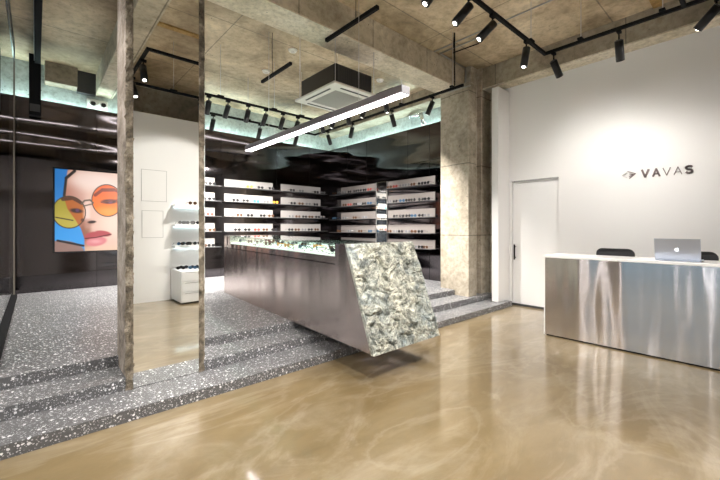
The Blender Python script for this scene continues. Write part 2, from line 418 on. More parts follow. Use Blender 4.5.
# cove tubes behind the cladding top
for k, (a, b_, lab) in enumerate((((-3.0, 8.45, 3.47), (6.1, 8.45, 3.47), 'long cool white light tube hidden behind the top of the back cladding'),
                             ((6.38, 4.3, 3.47), (6.38, 8.2, 3.47), 'cool white light tube hidden behind the top of the right cladding'))):
    o = MB().tube(a, b_, .016, 10).build('cove_tube', 'cove'); tag(o, lab, 'light tube')
    ca = Vector(a); cb = Vector(b_); d = (cb-ca).normalized()
    for q0, q1 in ((ca-d*.03, ca), (cb, cb+d*.03)): MB().tube(q0, q1, .02, 10).build('end_cap', 'black', o)
    MB().box(min(a[0], b_[0])-.012, max(a[0], b_[0])+.012, min(a[1], b_[1])-.012, max(a[1], b_[1])+.012, 3.40, 3.455).build('batten', 'acwhite', o)
    if k == 0: MB().box(-3, 6.1, 8.36, 8.55, 3.38, 3.40).build('ledge', 'dark', o)
    else: MB().box(6.28, 6.5, 4.3, 8.2, 3.38, 3.40).build('ledge', 'dark', o)

o = MB().box(-3.0, .84, 4.085, 4.10, 4.02, 4.05).build('light_strip', 'strip'); tag(o, 'added thin light strip on the far side of the big beam, left of the pillar', 'light strip', 'added light strips behind the big beam')  # strip added out of view to put a highlight band on the cladding
MB().box(-3.0, .84, 4.081, 4.086, 4.01, 4.06).build('channel', 'alu', o)
o = MB().box(1.16, 6.0, 4.085, 4.10, 4.02, 4.05).build('light_strip', 'strip'); tag(o, 'added thin light strip on the far side of the big beam, above the display counter', 'light strip', 'added light strips behind the big beam')  # second added strip, also there for cladding highlights
MB().box(1.16, 6.0, 4.081, 4.086, 4.01, 4.06).build('channel', 'alu', o)
# ------------------------------------------------------------------ poster light box
def poster_color(x, y):
    def sm(a, b, t): t = max(0, min(1, (t-a)/(b-a))); return t*t*(3-2*t)
    def mx(a, b, t): return tuple(p+(q-p)*t for p, q in zip(a, b))
    def el(cx, cy, rx, ry, s=.06, rot=0.):
        c_, s_ = math.cos(rot), math.sin(rot); u = ((x-cx)*c_+(y-cy)*s_)/rx; v = (-(x-cx)*s_+(y-cy)*c_)/ry
        return sm(1+s, 1-s, math.hypot(u, v))
    def ln(x0, y0, x1, y1, w):
        dx, dy = x1-x0, y1-y0; t = max(0, min(1, ((x-x0)*dx+(y-y0)*dy)/(dx*dx+dy*dy)))
        return sm(w+2, w-2, math.hypot(x-x0-dx*t, y-y0-dy*t))
    c = mx((.05, .30, .62), (.12, .45, .80), sm(100, 400, y))
    # second head, lower left
    c = mx(c, (.42, .30, .27), el(95, 450, 110, 62, .06)); c = mx(c, (.06, .05, .06), ln(84, 388, 200, 416, 5))
    # face
    pts = [(46, 128), (110, 118), (180, 112), (235, 128), (290, 165), (330, 188), (380, 204), (442, 206)]
    bx = pts[-1][1]
    for (ya, xa), (yb, xb) in zip(pts, pts[1:]):
        if ya <= y <= yb: bx = xa+(xb-xa)*(y-ya)/(yb-ya); break
    if y < 46: bx = 130
    f = sm(bx-3, bx+3, x)
    skin = mx((.62, .36, .28), (.80, .60, .52), sm(bx, bx+70, x))
    skin = mx(skin, (.88, .74, .68), el(250, 90, 110, 45, .7))
    skin = mx(skin, (.55, .30, .25), el(150, 200, 55, 75, .6)*.6)
    skin = mx(skin, (.86, .68, .60), el(340, 310, 55, 55, .8))
    skin = mx(skin, (.80, .62, .50), sm(400, 440, y)*.7)
    skin = mx(skin, (.40, .20, .14), el(205, 345, 26, 55, .6)*.85)
    c = mx(c, skin, f)
    c = mx(c, (.05, .035, .03), ln(160, 46, 122, 84, 7)); c = mx(c, (.05, .035, .03), ln(122, 84, 113, 170, 6))
    # left lens
    L = el(136, 250, 74, 78, .02)
    lc = mx((.50, .42, .04), (.62, .52, .10), sm(180, 320, y)); lc = mx(lc, (.55, .17, .03), f*.85)
    c = mx(c, lc, L*.93)
    # nose
    c = mx(c, (.90, .74, .68), el(216, 255, 14, 55, .8)*.8)
    c = mx(c, (.50, .26, .20), el(212, 300, 32, 18, .6)*.6); c = mx(c, (.08, .03, .03), el(240, 297, 20, 7, .35, -.1))
    c = mx(c, (.20, .09, .07), el(196, 288, 8, 9, .4)*.9)
    # brows and eyes
    c = mx(c, (.16, .07, .04), max(ln(108, 188, 150, 180, 9), ln(150, 180, 192, 204, 8))*.9)
    c = mx(c, (.09, .04, .04), el(168, 242, 28, 11, .4, .1)); c = mx(c, (.20, .10, .22), el(172, 240, 9, 8, .4))
    # right lens
    R = el(316, 185, 76, 82, .02)
    rc = mx((.85, .20, .01), (.95, .32, .03), sm(110, 260, y)); rc = mx(rc, (.95, .50, .16), el(320, 245, 60, 22, .8)*.7)
    c = mx(c, rc, R*.95)
    c = mx(c, (.30, .07, .02), max(ln(256, 160, 290, 132, 8), ln(290, 132, 350, 128, 9), ln(350, 128, 400, 150, 7))*R*.9)
    c = mx(c, (.14, .04, .04), el(326, 190, 40, 12, .4, -.06)*R); c = mx(c, (.28, .10, .18), el(330, 190, 12, 10, .4)*R)
    c = mx(c, (.30, .08, .03), ln(286, 196, 372, 178, 3)*R)
    for (cx, cy, rx, ry) in ((136, 250, 74, 78), (316, 185, 76, 82)):
        q = math.hypot((x-cx)/rx, (y-cy)/ry); c = mx(c, (.14, .10, .07), sm(.045, .02, abs(q-1)))
    c = mx(c, (.22, .18, .14), max(ln(192, 206, 206, 190, 4), ln(206, 190, 232, 186, 4), ln(232, 186, 246, 200, 4), ln(200, 218, 240, 206, 3)))
    c = mx(c, (.08, .05, .05), ln(76, 276, 152, 290, 2.5))
    # lips
    c = mx(c, (.55, .16, .18), max(el(250, 368, 44, 22, .2, -.1), el(292, 356, 42, 15, .2, .12)))
    c = mx(c, (.74, .34, .36), el(262, 396, 50, 23, .2, -.14)); c = mx(c, (.85, .55, .55), el(258, 396, 26, 9, .8)*.6)
    c = mx(c, (.18, .03, .04), max(ln(208, 380, 256, 376, 2.5), ln(256, 376, 334, 360, 2.5)))
    return c
X0, X1, Z0, Z1 = .25, 1.36, .945, 2.39
pr_ = empty('poster_lightbox', ((X0+X1)/2, 8.25, Z0), 'backlit poster of a face in round orange sunglasses on the black wall', 'poster')
f = MB(); t = .022
f.box(X0-t, X1+t, 8.20, 8.281, Z0-t, Z0).box(X0-t, X1+t, 8.20, 8.281, Z1, Z1+t).box(X0-t, X0, 8.20, 8.281, Z0, Z1).box(X1, X1+t, 8.20, 8.281, Z0, Z1)
f.build('frame', 'black', pr_)
bm = bmesh.new(); nu, nv = 150, 200; grid = []; cols = []
for j in range(nv+1):
    row = []
    for i in range(nu+1):
        u, v = i/nu, j/nv
        row.append(bm.verts.new((X0+(X1-X0)*u-pr_.location.x, 8.225-8.25, Z1-(Z1-Z0)*v-Z0)))
        cols.append(poster_color(72+(430-72)*u, 42+400*v))
    grid.append(row)
for j in range(nv):
    for i in range(nu): bm.faces.new((grid[j][i], grid[j+1][i], grid[j+1][i+1], grid[j][i+1]))
me = bpy.data.meshes.new('print'); bm.to_mesh(me); bm.free()
ca = me.color_attributes.new('print_colour', 'FLOAT_COLOR', 'POINT')
for i, c in enumerate(cols): ca.data[i].color = tuple(max(0, t)**1.5 for t in c)+(1,)
m, nt, b = mat('poster_print')
vc = nt.nodes.new('ShaderNodeVertexColor'); vc.layer_name = 'print_colour'
nt.links.new(mixc(nt, vc.outputs[0], (0, 0, 0), .92), b.inputs['Base Color']); nt.links.new(vc.outputs[0], b.inputs['Emission Color'])
b.inputs['Emission Strength'].default_value = .62; b.inputs['Roughness'].default_value = .4
me.materials.append(m); po = bpy.data.objects.new('print', me); C.objects.link(po); po.parent = pr_

# ------------------------------------------------------------------ sunglasses
frames = {'black': (.012, .012, .014), 'brown': (.10, .045, .02), 'teal': (.05, .42, .40), 'orange': (.80, .36, .05), 'grey': (.22, .22, .23), 'red': (.35, .06, .05), 'blue': (.04, .10, .18)}
for k, c in frames.items():
    M['fr_'+k] = flat('frame_'+k, c, .25)
    M['ln_'+k] = flat('lens_'+k, tuple(x*.6+.008 for x in c), .08)
def glasses_mb(s=1., split=False):
    # wearer side +Y, front -Y, origin on the shelf
    fr, ln = MB(), []
    for sx in (-1, 1):
        fr.ring((sx*.036*s, -.055*s, .030*s), (0, 1, 0), .027*s, .0032*s, 14, 5, 0, .86)
        q = fr if not split else MB()
        q.tube((sx*.036*s, -.0565*s, .030*s), (sx*.036*s, -.0535*s, .030*s), .0262*s, 14, mi=0 if split else 1)
        if split: ln.append(q)
    fr.tube((-.010*s, -.055*s, .036*s), (.010*s, -.055*s, .036*s), .003*s, 6)
    tm = []
    for sx in (-1, 1):
        q = fr if not split else MB()
        q.path([Vector((sx*.063*s, -.053*s, .040*s)), Vector((sx*.067*s, .045*s, .036*s)), Vector((sx*.065*s, .082*s, .008*s))], .0028*s, 5)
        if split: tm.append(q)
    return fr, ln, tm
small = {}
def place_glasses(x, y, z, face, color, label, group, s=1.1, parts=False, tilt=0.):
    """face: direction angle the lenses look to (radians, 0 = -Y)"""
    if parts:
        if ('p', color) not in small:
            fr, ln, tm = glasses_mb(1.0, True)
            r = fr.build('sunglasses', 'fr_'+color, loc=(0, 0, 0))
            for q in ln: q.build('lens', 'ln_'+color, r, loc=(0, 0, 0))
            for q in tm: q.build('temple', 'fr_'+color, r, loc=(0, 0, 0))
            small[('p', color)] = r; o = r
        else:
            src = small[('p', color)]; o = src.copy(); C.objects.link(o)
            for ch in list(src.children):
                c_ = ch.copy(); C.objects.link(c_); c_.parent = o
    else:
        if color not in small:
            fr, _, _ = glasses_mb(1.0)
            o = fr.build('sunglasses', ['fr_'+color, 'ln_'+color], loc=(0, 0, 0)); small[color] = o
        else:
            o = small[color].copy(); C.objects.link(o)
    o.location = (x, y, z+.002); o.rotation_euler = (tilt, 0, face); o.scale = (s, s, s)
    tag(o, label, 'sunglasses', group)
    return o
ordn = ['first', 'second', 'third', 'fourth', 'fifth', 'sixth', 'seventh', 'eighth', 'ninth', 'tenth', 'eleventh', 'twelfth']
rown = ['top', 'second', 'third', 'fourth', 'lowest']
cname = {'black': 'black', 'brown': 'brown', 'teal': 'teal', 'orange': 'orange', 'grey': 'grey', 'red': 'dark red', 'blue': 'dark blue'}
ZR = (2.30, 1.965, 1.625, 1.285, .945)
def back_shelf(x0, x1, sx0, sx1, bay, rows, G):
    for r in rows:
        z = ZR[r]
        e = empty('display_shelf', ((x0+x1)/2, 8.2, z-.012), '%s lit eyewear shelf in the %s of the black back wall' % (rown[r], bay), 'shelf', 'lit shelves on the back wall')
        MB().box(sx0, sx1, 8.10, 8.279, z-.012, z, .002).build('shelf_board', 'dark', e)
        MB().box(x0, x1, 8.262, 8.2795, z+.0015, z+.185).build('light_panel', 'lightpanel', e)
        for k, (x, c) in enumerate(G[r]):
            place_glasses(x, 8.205, z, random.uniform(-.12, .12), c, '%s sunglasses, %s from left, %s shelf, %s of back wall' % (cname[c], ordn[k], rown[r], bay),
                          'sunglasses on the back wall shelves', 1.2)
B_, R_, T_, O_, G_, D_, U_ = 'black', 'brown', 'teal', 'orange', 'grey', 'red', 'blue'
back_shelf(1.75, 3.0, 1.7, 3.1, 'left bay', range(5), [[(2.72, B_), (2.91, B_)], [(2.70, B_), (2.90, B_)], [(2.66, R_), (2.86, D_)], [(2.70, B_), (2.90, R_)], [(2.72, R_), (2.88, B_)]])
back_shelf(3.22, 4.44, 3.18, 4.58, 'middle bay', range(4), [
    [(3.47, G_), (3.78, O_), (4.05, B_), (4.33, B_)], [(3.44, B_), (3.68, B_), (3.94, T_), (4.19, G_), (4.45, O_)],
    [(3.32, G_), (3.52, R_), (3.79, B_), (4.10, B_), (4.33, R_)], [(3.48, B_), (3.72, B_), (3.96, D_), (4.17, R_), (4.42, B_)]])
back_shelf(4.67, 5.90, 4.63, 6.03, 'right bay', range(4), [
    [(4.93, B_), (5.20, G_), (5.68, B_), (5.90, G_)], [(4.96, B_), (5.20, R_), (5.42, G_), (5.66, B_)],
    [(4.90, G_), (5.10, R_), (5.30, B_), (5.50, R_), (5.72, B_), (5.88, G_)], [(4.88, B_), (5.08, R_), (5.28, G_), (5.48, B_), (5.68, R_)]])
def side_shelf(y0, y1, sy0, sy1, bay, rows, G):
    for r in rows:
        z = ZR[r]-(.035 if r < 4 else .02)
        e = empty('display_shelf', (6.1, (y0+y1)/2, z-.012), '%s lit eyewear shelf in the %s of the black right wall' % (rown[r], bay), 'shelf', 'lit shelves on the right wall')
        MB().box(6.02, 6.199, sy0, sy1, z-.012, z, .002).build('shelf_board', 'dark', e)
        MB().box(6.182, 6.1995, y0, y1, z+.0015, z+.185).build('light_panel', 'lightpanel_side', e)
        for k, (y, c) in enumerate(G[r]):
            place_glasses(6.125, y, z, -PI/2+random.uniform(-.15, .15), c, '%s sunglasses, %s from left, %s shelf, %s of right wall' % (cname[c], ordn[k], rown[r], bay),
                          'sunglasses on the right wall shelves', 1.2)
pal = [B_, R_, G_, B_, D_, R_, B_, G_, U_]
def rowg(ys, sd):
    rr = random.Random(sd); return [(y+rr.uniform(-.02, .02), rr.choice(pal)) for y in ys]
DY = (7.86, 7.65, 7.42, 7.19, 6.99, 6.80, 6.62, 6.44); EY = (5.78, 5.60, 5.42, 5.24, 5.06, 4.88, 4.72)
side_shelf(6.36, 7.70, 6.34, 8.03, 'far bay', range(5), [rowg(DY, 1), rowg(DY[1:], 2), rowg(DY[::2], 3), rowg(DY[1::2], 4), rowg(DY[::3], 5)])
side_shelf(4.60, 5.94, 4.58, 5.95, 'near bay', range(5), [rowg(EY, 6), rowg(EY, 7), rowg(EY[1:], 8), rowg(EY[:-1], 9), rowg(EY, 10)])
o = MB().box(6.17, 6.1995, 5.97, 6.32, .90, 2.46, .002).build('wall_mirror', 'mirror')
tag(o, 'narrow vertical mirror strip between the two bays of the right wall', 'mirror')
MB().box(6.165, 6.1995, 5.955, 5.97, .90, 2.46).box(6.165, 6.1995, 6.32, 6.335, .90, 2.46).build('frame', 'alu', o)

# ------------------------------------------------------------------ display counter
YF0, YB0 = 2.24, 6.14
def xl(y): return 2.15+.24*(y-YF0)/3.9
def xr(y): return 3.09+.21*(y-YF0)/3.9
def zt(y): return 1.195+.035*(y-YF0)/3.9
dc = empty('display_counter', (2.7, 4.2, .265), 'long brushed steel display counter with glass top and rugged stone end over the steps', 'display counter')
def slab(y0, y1, z0f, z1f, ins=0., mb=None):
    mb = mb or MB()
    def P(x, y, z): return (x, y, z)
    mb.hexa([P(xl(y0)+ins, y0, z0f(y0)), P(xr(y0)-ins, y0, z0f(y0)), P(xr(y1)-ins, y1, z0f(y1)), P(xl(y1)+ins, y1, z0f(y1)),
             P(xl(y0)+ins, y0, z1f(y0)), P(xr(y0)-ins, y0, z1f(y0)), P(xr(y1)-ins, y1, z1f(y1)), P(xl(y1)+ins, y1, z1f(y1))])
    return mb
YG = 2.82
k1 = lambda y: .266; zr = lambda y: zt(y)-.205; zr2 = lambda y: zt(y)-.195; zb = lambda y: zt(y)-.125
slab(YG, YB0, k1, zr).build('body', 'case_steel', dc)
slab(YG, YB0-.02, zr, zr2, .012).build('reveal', 'black', dc)
slab(YG, YB0, zr2, zb).build('drawer_rail', 'case_steel', dc)
slab(5.86, YB0, zb, zt).build('end_block', 'case_steel', dc)
# front block with leaning face
def yf(z): return YF0+(1.195-z)*0+(z-.265)*(2.62-YF0)/(1.195-.265)
a = MB(); ya, yb_ = yf(.266)+.03, yf(1.195)+.03
a.hexa([(xl(ya), ya, .266), (xr(ya), ya, .266), (xr(YG), YG, .266), (xl(YG), YG, .266),
        (xl(yb_), yb_, 1.195), (xr(yb_), yb_, 1.195), (xr(YG), YG, 1.2), (xl(YG), YG, 1.2)])
a.build('front_block', 'case_steel', dc)
# stone slab: displaced grid with thickness
bm = MB(); nu, nv = 110, 130; g = []
th = (Vector((0, 2.62-YF0, .93))).normalized(); nrm = Vector((0, -th.z, th.y))
for j in range(nv+1):
    row = []
    for i in range(nu+1):
        u, v = i/nu, j/nv; z = .258+(1.203-.258)*v; y = yf(z)
        x = xl(y)-.006+(xr(y)-xl(y)+.012)*u
        P = Vector((x*3.2, z*3.2, 2.1))
        W = P+Vector((noise.noise(P*2), noise.noise(P*2+Vector((7, 0, 0))), 0))*.35
        d1 = noise.voronoi(Vector((W.x*1.9+W.y*.5, W.y*3.2, 0)))[0]; d2 = noise.voronoi(Vector((W.x*6, W.y*9+W.x*3, 3.)))[0]
        cell = noise.cell(Vector(noise.voronoi(Vector((W.x*1.9+W.y*.5, W.y*3.2, 0)))[1][0])*7.3)
        n_ = .55*cell+.5*min(1, (d1[1]-d1[0])*2.2)+.35*min(1, (d2[1]-d2[0])*2)+.35*noise.noise(P*7)+.3*noise.fractal(P*3, 1., 2., 5)-.35
        edge = min(1, min(u, 1-u, v, 1-v)*18)
        row.append(bm.bm.verts.new(Vector((x, y, z))+nrm*(.006+.040*n_*(.35+.65*edge))))
    g.append(row)
for j in range(nv):
    for i in range(nu):
        f = bm.bm.faces.new((g[j][i], g[j][i+1], g[j+1][i+1], g[j+1][i]))
bb = []
for (u, v) in ((0, 0), (1, 0), (1, 1), (0, 1)):
    z = .258+(1.203-.258)*v; y = yf(z)+.029; bb.append(bm.bm.verts.new((xl(y)-.004 if u == 0 else xr(y)+.004, y, z)))
bm.bm.faces.new(bb[::-1])
bm.bm.faces.new(g[0][::-1]+[bb[0], bb[1]]); bm.bm.faces.new(g[nv]+[bb[2], bb[3]])
bm.bm.faces.new([r_[0] for r_ in g]+[bb[3], bb[0]]); bm.bm.faces.new([r_[nu] for r_ in g][::-1]+[bb[1], bb[2]])
bm.build('stone_face', 'stone', dc)
# glass box
gt = MB()
gt.hexa([(xl(YG), YG, zt(YG)-.012), (xr(YG), YG, zt(YG)-.012), (xr(5.86), 5.86, zt(5.86)-.012), (xl(5.86), 5.86, zt(5.86)-.012),
         (xl(YG), YG, zt(YG)), (xr(YG), YG, zt(YG)), (xr(5.86), 5.86, zt(5.86)), (xl(5.86), 5.86, zt(5.86))])
gt.build('glass_top', 'green_glass', dc)
for fx, s in ((xl, 1), (xr, -1)):
    q = MB(); e_ = .010*s
    A, Bq = YG, 5.86
    xa, xb = sorted((fx(A), fx(A)+e_)); xc, xd = sorted((fx(Bq), fx(Bq)+e_))
    q.hexa([(xa, A, zb(A)), (xb, A, zb(A)), (xd, Bq, zb(Bq)), (xc, Bq, zb(Bq)), (xa, A, zt(A)-.013), (xb, A, zt(A)-.013), (xd, Bq, zt(Bq)-.013), (xc, Bq, zt(Bq)-.013)])
    q.build('glass_side', 'glass', dc)
q = MB()
slab(YG, 5.86, lambda y: zb(y)+.001, lambda y: zb(y)+.012, .02, q); q.hexa([(xr(YG)-.032, YG+.01, zb(YG)+.012), (xr(YG)-.022, YG+.01, zb(YG)+.012), (xr(5.85)-.022, 5.85, zb(5.85)+.012), (xr(5.85)-.032, 5.85, zb(5.85)+.012), (xr(YG)-.032, YG+.01, zt(YG)-.03), (xr(YG)-.022, YG+.01, zt(YG)-.03), (xr(5.85)-.022, 5.85, zt(5.85)-.03), (xr(5.85)-.032, 5.85, zt(5.85)-.03)])  # upright liner at the right is added glow, brightening the glass band
q.build('lit_bed', 'bed', dc)
q = MB()
for y in (3.85, 4.85): q.hexa([(xl(y)+.012, y, zb(y)+.012), (xr(y)-.012, y, zb(y)+.012), (xr(y)-.012, y+.008, zb(y)+.012), (xl(y)+.012, y+.008, zb(y)+.012),
                               (xl(y)+.012, y, zt(y)-.014), (xr(y)-.012, y, zt(y)-.014), (xr(y)-.012, y+.008, zt(y)-.014), (xl(y)+.012, y+.008, zt(y)-.014)])
q.build('divider', 'glass', dc)
MB().tube((xl(5.98)-.003, 5.98, zt(5.98)-.17), (xl(5.98)+.004, 5.98, zt(5.98)-.17), .014, 14).build('lock', 'bright_alu', dc)
# chips in the bed
st = MB()
for k in range(800):
    y = 2.86+random.random()**1.3*2.95; x = xl(y)+.04+random.random()*(xr(y)-xl(y)-.08); r = random.uniform(.005, .013)
    gg = bmesh.ops.create_icosphere(st.bm, subdivisions=1, radius=r, matrix=Matrix.Translation((x, y, zb(y)+.012+r*.5)) @ Matrix.Rotation(random.random()*6, 4, 'Z') @ Matrix.Diagonal((1, random.uniform(.6, 1), random.uniform(.5, .8), 1)))
    mi = random.choice((0, 0, 1, 2, 2, 3))
    for v in gg['verts']:
        v.co += Vector((random.uniform(-1, 1), random.uniform(-1, 1), 0))*r*.15
        for f in v.link_faces: f.material_index = mi
M['chip_w'] = flat('chip_white', (.75, .76, .70), .5); M['chip_g'] = flat('chip_grey', (.30, .30, .28), .5)
M['chip_k'] = flat('chip_dark', (.06, .07, .06), .4); M['chip_y'] = flat('chip_moss', (.33, .36, .12), .6)
o = st.build('stone_chips', ['chip_w', 'chip_g', 'chip_k', 'chip_y'])
tag(o, 'pale stone chips scattered on the lit bed inside the glass counter', 'stone chips', kind='stuff')
rr = random.Random(3); k = 0
for row, off in enumerate((.14, .36, .58, .80)):
    n_ = 9
    for i in range(n_):
        y = 3.0+i*.325; c = rr.choice([B_, B_, R_, G_, B_, O_, U_])
        side = ('near line', 'second line', 'third line', 'far line')[row]
        place_glasses(xl(y)+off+rr.uniform(-.02, .02), y+rr.uniform(-.04, .04), zb(y)+.024, -PI/2+rr.uniform(-.5, .5), c,
                      '%s sunglasses under counter glass, %s, %s from stone end' % (cname[c], side, ordn[i]), 'sunglasses under the counter glass', .95)
        k += 1

# ------------------------------------------------------------------ lamp over the counter
lb = empty('linear_pendant', (2.64, 3.9, 2.6), 'long square grey linear pendant lamp with glowing underside above the display counter', 'lamp')
lx, ly0, ly1, lz = 2.515, 2.245, 5.6, 2.6
MB().box(lx, lx+.11, ly0, ly1, lz+.006, lz+.078, .002).build('housing', 'boxalu', lb)
MB().box(lx+.004, lx+.106, ly0+.004, ly1-.004, lz, lz+.006).build('diffuser', 'diffuser', lb)
MB().box(lx, lx+.11, ly0-.004, ly0, lz, lz+.078).build('end_cap', 'capgrey', lb)
for y in (2.9, 4.9): MB().tube((lx+.055, y, lz+.078), (lx+.055, y, HC), .003, 6).build('suspension_wire', 'alu', lb)
for k, (y0, y1, pre) in enumerate(((2.66, 3.55, 'near'), (4.36, 5.22, 'far'))):
    t = empty('track_segment', (2.62, y0, 3.6), 'short black track segment hanging above the pendant lamp, %s one' % pre, 'track', 'short track segments')
    MB().box(2.60, 2.64, y0, y1, 3.6, 3.64, .003).build('rail', 'black', t)
    ym = (y0+y1)/2+(.1 if k else -.1); top = 3.862 if 3.65 < ym < 4.08 else HC
    MB().tube((2.62, ym, 3.64), (2.62, ym, top), .004, 8).build('suspension_rod', 'black', t)

# ------------------------------------------------------------------ tracks and spotlights
def track(label, pts, z, wires, w=.034):
    t = empty('lighting_track', (*pts[0], z), label, 'lighting track', 'black lighting tracks')
    for (a, b_) in zip(pts, pts[1:]):
        x0, x1 = sorted((a[0], b_[0])); y0, y1 = sorted((a[1], b_[1]))
        MB().box(x0-w/2, x1+w/2, y0-w/2, y1+w/2, z, z+w, .002).build('rail', 'black', t)
    for x, y in wires:
        MB().box(x-.05, x+.05, y-.024, y+.024, z+w*.8, z+w+.018, .003).build('clamp', 'black', t)
        top = HC
        if 3.6 < y < 4.1: top = 3.865
        MB().tube((x, y, z+w), (x, y, top), .004, 6).build('suspension_wire', 'alu', t)
    return t
def spot(x, y, z, d, label, group, watt=60., size=55, lit=True, stem=.10, L=.19, r=.040, warm=(1, .955, .90)):
    d = Vector(d).normalized(); e = empty('track_spotlight', (x, y, z), label, 'spotlight', group)
    MB().box(x-.035, x+.035, y-.018, y+.018, z-.03, z-.0015, .003).build('adapter', 'black', e)
    MB().tube((x, y, z-.03), (x, y, z-stem), .008, 8).build('stem', 'black', e)
    p = Vector((x, y, z-stem)); a = p-d*.02; b_ = p+d*L
    mb = MB().tube(a, b_, r, 20); mb.tube(a-d*.006, a, r*.7, 16)
    bo = mb.build('lamp_body', 'blacksheen', e)
    MB().tube(b_+d*.0006, b_+d*.004, r*.5, 16).build('lens', lit if isinstance(lit, str) else 'lens_on' if lit else 'alu', bo)
    li = bpy.data.lights.new('bulb', 'SPOT'); li.energy = watt; li.spot_size = math.radians(size); li.spot_blend = .7; li.color = warm; li.shadow_soft_size = .03
    lo = bpy.data.objects.new('bulb', li); C.objects.link(lo); lo.parent = bo
    lo.location = (b_+d*.02)-Vector(e['_abs']); lo.rotation_euler = d.to_track_quat('-Z', 'Y').to_euler()
    return e
ZM = 3.45
track('black lighting track loop over the open floor, running to the white wall', [(.99, 1.8), (4.61, 1.8), (4.61, .06)], ZM, [(2.2, 1.8), (4.22, 1.8), (4.61, 1.41), (4.61, .69)])
track('black lighting track over the photographer, seen in the pillar mirror', [(.99, 1.76), (.99, .53), (4.57, .53)], ZM, [(1.6, .53)])
gm = 'spotlights on the tracks over the open floor'
spot(2.47, 1.8, ZM, (-.42, .40, -.8), 'black spotlight at the top edge, left of the others over the floor', gm, 60)
spot(2.92, 1.8, ZM, (-.46, .44, -.75), 'large black spotlight cut by the top edge, aimed at the stone end', gm, 60)
spot(3.35, 1.8, ZM, (-.42, .42, -.62), 'black spotlight on the floor track with bright lens, tilted left toward the counter', gm, 30)
spot(4.10, 1.8, ZM, (-.08, .12, -.95), 'black spotlight hanging nearly straight down left of the track corner', gm, 60, 100)
spot(4.61, 1.70, ZM, (.62, -.12, -.72), 'black spotlight just right of the track corner, tilted toward the white wall', gm, 34, 120, stem=.12)
spot(4.61, 1.05, ZM, (.50, .05, -.80), 'black spotlight above the reception, right of the track corner', gm, 42, 115, stem=.13)
spot(4.61, .31, ZM, (.20, .45, -.40), 'black spotlight cut off at the upper right edge of the photo', gm, 42, 110)
spot(1.0, 1.5, ZM, (.0, .35, -.9), 'upper black spotlight lit in the pillar mirror', gm, 95, 100)
spot(1.0, .82, ZM, (.15, .25, -.9), 'lower black spotlight lit in the pillar mirror', gm, 95, 100)
spot(2.0, .53, ZM, (.1, .2, -.95), 'black spotlight over the photographer, lighting the near floor', gm, 190, 125)
spot(2.6, .53, ZM, (-.3, -.5, -.8), 'added black spotlight turned to the shelves behind the photographer', gm, 150, 110)  # unseen lamp added to brighten the shelf wall shown in the mirror
spot(3.3, .53, ZM, (.1, .1, -.95), 'black spotlight over the near floor, right of the photographer', gm, 70, 125)
ZS = 3.4
track('black lighting track crossing above the terrazzo platform, nearer of two', [(-.0+1.3, 5.75), (3.95, 5.75), (3.95, 3.7)], ZS, [(2.18, 5.75), (3.12, 5.75), (3.68, 5.75)])
track('black lighting track close to the back wall and turning along the right wall', [(1.5, 6.65), (4.6, 6.65), (4.6, 2.94)], ZS, [(3.05, 6.65), (4.6, 4.1), (4.6, 3.1)])
g1 = 'spotlights over the platform'
for k, x in enumerate((2.0, 2.3, 2.64, 2.96, 3.29, 3.6)):
    spot(x, 5.75, ZS, (.05*(-1)**k, .62-.05*(k % 2), -.82), 'black spotlight, %s from the left on the nearer platform track' % ordn[k], g1, 240, 95, lit='lens_dim')
for k, x in enumerate((2.39, 3.3, 4.14)):
    spot(x, 6.65, ZS, (0, .5, -.86), 'black spotlight, %s from the left on the track by the back wall' % ordn[k], g1, 240, 95, lit='lens_dim')
for k, (y, dx, dy) in enumerate(((3.47, -.1, .45), (4.33, .5, .1), (5.38, .12, .5), (6.17, .45, .1))):
    spot(4.6, y, ZS, (dx, dy, -.9), 'black spotlight, %s from the concrete column on the track along the right wall' % ordn[k], g1, 70 if k == 0 else 200, 95, lit='lens_dim')
for k, y in enumerate((3.85, 4.3, 4.75, 5.1, 5.5)):
    spot(3.95, y, ZS, (.30*(-1)**k, .1, -.9), 'black spotlight behind the glowing pendant lamp, %s from its near end' % ordn[k], g1, 230, 100, lit=(k == 0) or 'lens_dim')
spot(1.6, 5.75, ZS, (-.15, .4, -.9), 'black spotlight hidden behind the pillar on the platform track', g1, 200, 110)

track('added black lighting track left of the glass partition, beyond the photo edge', [(-1.6, 1.2), (-1.6, 7.2)], 3.6, [(-1.6, 2.4), (-1.6, 6.0)])  # unseen track and spots added to light the pillar side and left steps
for k, (y, d, e_) in enumerate(((1.6, (.55, .55, -.8), 130), (3.2, (.75, .3, -.7), 120), (4.9, (.5, .2, -.85), 140), (6.6, (.3, .3, -.9), 110))):
    spot(-1.6, y, 3.6, d, 'added black spotlight beyond the left photo edge, %s along its track' % ordn[k], 'added spotlights left of the photo', e_, 95)
# ------------------------------------------------------------------ ceiling air conditioner
ac = empty('ceiling_air_conditioner', (3.31, 4.13, 3.2), 'cassette air conditioner with beige grille hanging from the bare ceiling', 'air conditioner')
MB().box(2.83, 3.66, 3.66, 4.61, 3.20, 3.235, .012).build('panel', 'acwhite', ac)
MB().box(2.90, 3.55, 3.73, 4.54, 3.235, 3.50, .006).build('body', 'acbody', ac)
q = MB()
for i in range(17):
    for j in range(20):
        x = 3.005+i*.0285; y = 3.86+j*.0285; q.box(x, x+.019, y, y+.019, 3.192, 3.1995)
q.box(2.995, 3.49, 3.85, 4.43, 3.1985, 3.2005)
q.build('grille', 'acgrille', ac)
for a_ in ((3.0, 3.49, 3.735, 3.76), (3.0, 3.49, 4.51, 4.535), (2.895, 2.92, 3.85, 4.43), (3.57, 3.595, 3.85, 4.43)):
    MB().box(*a_, 3.194, 3.202).build('air_slot', 'dark', ac)
q = MB()
for i in range(19):
    q.box(2.93+i*.032, 2.945+i*.032, 3.722, 3.731, 3.26, 3.47)
